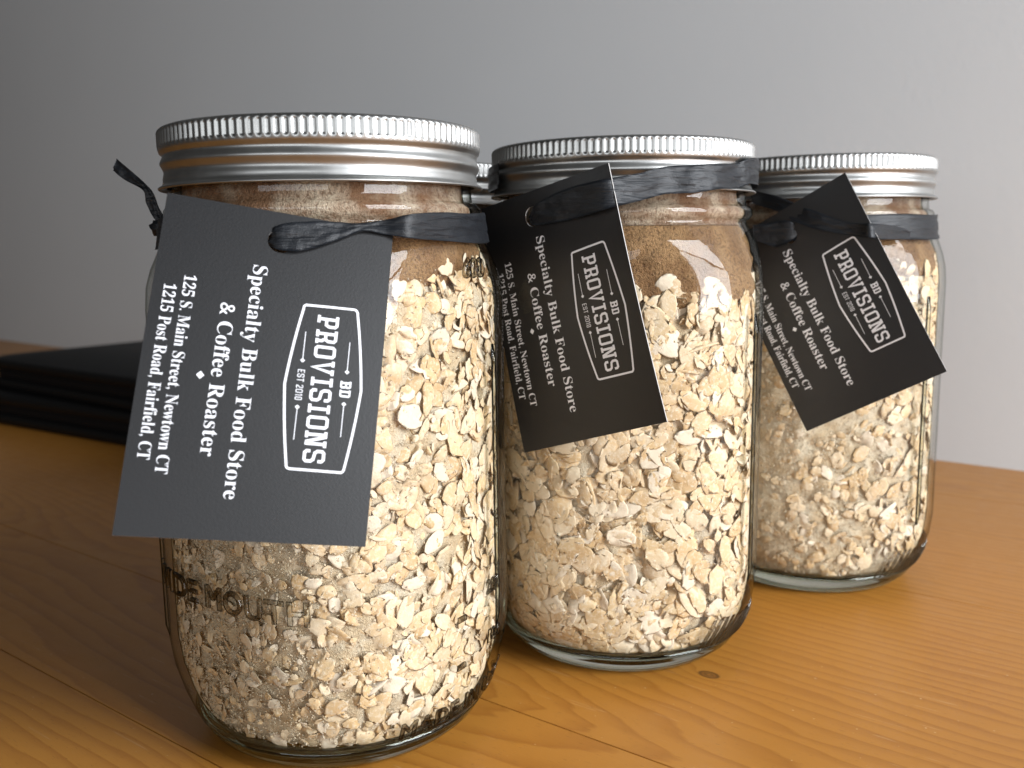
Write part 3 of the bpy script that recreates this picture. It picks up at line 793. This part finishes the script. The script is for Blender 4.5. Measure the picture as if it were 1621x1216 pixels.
bl2 = px([(179, 270, 27.2), (196, 284, 27.1), (226, 301, 27.0), (230, 318, 27.0), (240, 340, 27.0), (250, 352, 27.0), (262, 358, 27.0)])
strip('loose_end', px([(184, 251, 27.2), (207, 270, 27.1), (232, 293, 27.0), (243, 306, 27.0), (250, 326, 27.0), (260, 342, 27.0), (272, 352, 27.0)]), bl2, rb, .05, .05, seed=2)
def knot(c, r, parent, seed):
    vs, fs = [], []; n, m = 16, 10
    for i in range(m + 1):
        for k in range(n):
            a, b = 2 * PI * k / n, PI * i / m
            d = Vector((math.sin(b) * math.cos(a), math.sin(b) * math.sin(a), math.cos(b)))
            rr = 1 + .35 * noise.noise(d * 2.2 + Vector((seed, 0, 0)))
            vs.append(tuple(Vector(c) + Vector((d.x * r[0], d.y * r[1], d.z * r[2])) * rr))
    for i in range(m):
        for k in range(n):
            l = (k + 1) % n; fs.append((i * n + k, i * n + l, (i + 1) * n + l, (i + 1) * n + k))
    return mesh_obj('knot', vs, fs, RIB, parent, True)
knot(at(254, 361, 27.0), (.27, .3, .24), rb, 1)

# ribbon of the middle jar
rb = empty('paper_ribbon', (J2[0], J2[1], 16), 'wide dark grey crinkled ribbon running from the middle tag across the middle lid', 'ribbon', 'black paper ribbons tied round the jar necks')
Z = lambda x, y, d: (740 + x / 2.765, 200 + y / 2.765, d)
tp = over(C2, [Z(268, 395, -.12), Z(290, 355, .12), Z(360, 305, .16), Z(470, 262, .16), Z(600, 230, .16)]) + px([ Z(740, 207, 26.2), Z(870, 176, 26.85), Z(1000, 168, 27.1), Z(1100, 163, 27.5), Z(1180, 160, 28.3)])
bt = over(C2, [Z(272, 415, -.12), Z(296, 434, .12), Z(360, 425, .16), Z(470, 405, .16), Z(620, 360, .16)]) + px([ Z(750, 328, 26.2), Z(870, 297, 26.85), Z(1000, 290, 27.1), Z(1100, 276, 27.5), Z(1180, 272, 28.3)])
t2, b2 = arc(J2, 4.53, 4.53, 15.72, 16.52, V2 + R(62), V2 + R(300), 16, .03)
strip('tied_band', tp + t2, bt + b2, rb, .04, seed=4, n=12)

# ribbon of the right jar
rb = empty('paper_ribbon', (J3[0], J3[1], 14.4), 'black ribbon round the right jar, its end lying over the tilted tag', 'ribbon', 'black paper ribbons tied round the jar necks')
t1, b1 = arc(J3, 4.46, 4.56, 13.92, 14.86, V3 - R(20), V3 + R(300), 26, .02)
strip('tied_band', t1, b1, rb, .04, seed=6, n=6)
tp = px([(1180, 296, 36.0), (1199, 303, 34.6), (1232, 311, 33.6), (1264, 324, 32.9), (1295, 336, 32.3)]) + over(C3, [(1332, 350, .12), (1360, 354, .12), (1382, 354, .12)]) + px([ (1418, 358, 32.8), (1441, 366, 33.6)])
bt = px([(1178, 314, 36.0), (1201, 325, 34.6), (1228, 334, 33.6), (1256, 350, 32.9), (1290, 362, 32.3)]) + over(C3, [(1330, 370, .12), (1357, 374, .12), (1386, 377, .12)]) + px([ (1416, 379, 32.8), (1442, 379, 33.6)])
strip('loose_end', tp, bt, rb, .04, seed=7)
tp = over(C3, [(1192, 356, .25), (1212, 354, .2), (1232, 350, .16), (1252, 351, .12), (1262, 362, -.1)])
bt = over(C3, [(1194, 380, .25), (1212, 386, .2), (1228, 390, .16), (1250, 383, .12), (1262, 372, -.1)])
strip('slot_loop', tp, bt, rb, .02, seed=8)

# ------------------------------------------------------------------ black portfolios lying behind, left
BLK = mat_plain('black_leatherette', (.004, .004, .0042), .6, 0, 9, .01, Specular_IOR_Level=.25)
BLK2 = mat_plain('dark_cloth_edge', (.006, .005, .005), .8, 0, 14, .02, Specular_IOR_Level=.2)
def rslab(q0, q1, l0, l1, z0, z1, rad_, ang):
    """rounded-corner slab; l along direction ang, q across it"""
    d = Vector((math.cos(ang), math.sin(ang), 0)); q = Vector((-d.y, d.x, 0)); pts = []
    for (cl, cq, a0_) in ((l1 - rad_, q0 + rad_, -90), (l1 - rad_, q1 - rad_, 0), (l0 + rad_, q1 - rad_, 90), (l0 + rad_, q0 + rad_, 180)):
        for k in range(8):
            a = math.radians(a0_ + 90 * k / 7); p = d * (cl + rad_ * math.cos(a)) + q * (cq + rad_ * math.sin(a)); pts.append((p.x, p.y))
    e = min(.5, (z1 - z0) * .48); n = len(pts); cxy = (sum(p[0] for p in pts) / n, sum(p[1] for p in pts) / n)
    vs = []
    for zz, ins in ((z0, e), (z0 + e * .3, e * .3), (z0 + e, 0), (z1 - e, 0), (z1 - e * .3, e * .3), (z1, e)):
        for x, y in pts:
            dx, dy = x - cxy[0], y - cxy[1]; L = math.hypot(dx, dy); f_ = 1 - ins / L; vs.append((cxy[0] + dx * f_, cxy[1] + dy * f_, zz))
    fs = []
    for i in range(5):
        for k in range(n):
            l = (k + 1) % n; fs.append((i * n + k, i * n + l, (i + 1) * n + l, (i + 1) * n + k))
    fs.append(tuple(range(n))[::-1]); fs.append(tuple(5 * n + k for k in range(n)))
    return vs, fs
ba = R(-33.5)
def portfolio(l0, l1, q0, q1, z0, z1, label, ang):
    e = empty('portfolio', (0, 0, z0), label, 'portfolio', 'black portfolios stacked behind the jars')
    t_ = (z1 - z0); k = .32 * t_
    mesh_obj('cover', *rslab(q0, q1, l0, l1, z1 - k, z1, 3.4, ang), BLK, e, True)
    mesh_obj('cover', *rslab(q0, q1, l0, l1, z0, z0 + k, 3.4, ang), BLK, e, True)
    mesh_obj('inner_pages', *rslab(q0 + .35, q1 - .35, l0 + .35, l1 - .35, z0 + k - .05, z1 - k + .05, 3.2, ang), BLK2, e, True)
    return e
# along/across coordinates in the frame of the stack's front edge
bd = Vector((math.cos(ba), math.sin(ba), 0)); bq = Vector((-bd.y, bd.x, 0))
fl_ = Vector((-41.9, 73.7, 0)); L0, Q0 = fl_.dot(bd), fl_.dot(bq)
portfolio(L0 - 7.5, L0 + 38, Q0, Q0 + 20, .05, 2.45, 'lower black portfolio of the stack lying on the table behind the jars', ba)
ua = R(-37.5); ud = Vector((math.cos(ua), math.sin(ua), 0)); uq = Vector((-ud.y, ud.x, 0)); uc = Vector((-42.8, 76.3, 0))
portfolio(uc.dot(ud) - 4.4, uc.dot(ud) + 40, uc.dot(uq), uc.dot(uq) + 22, 2.55, 5.0, 'upper black portfolio on top of the stack at the far left', ua)
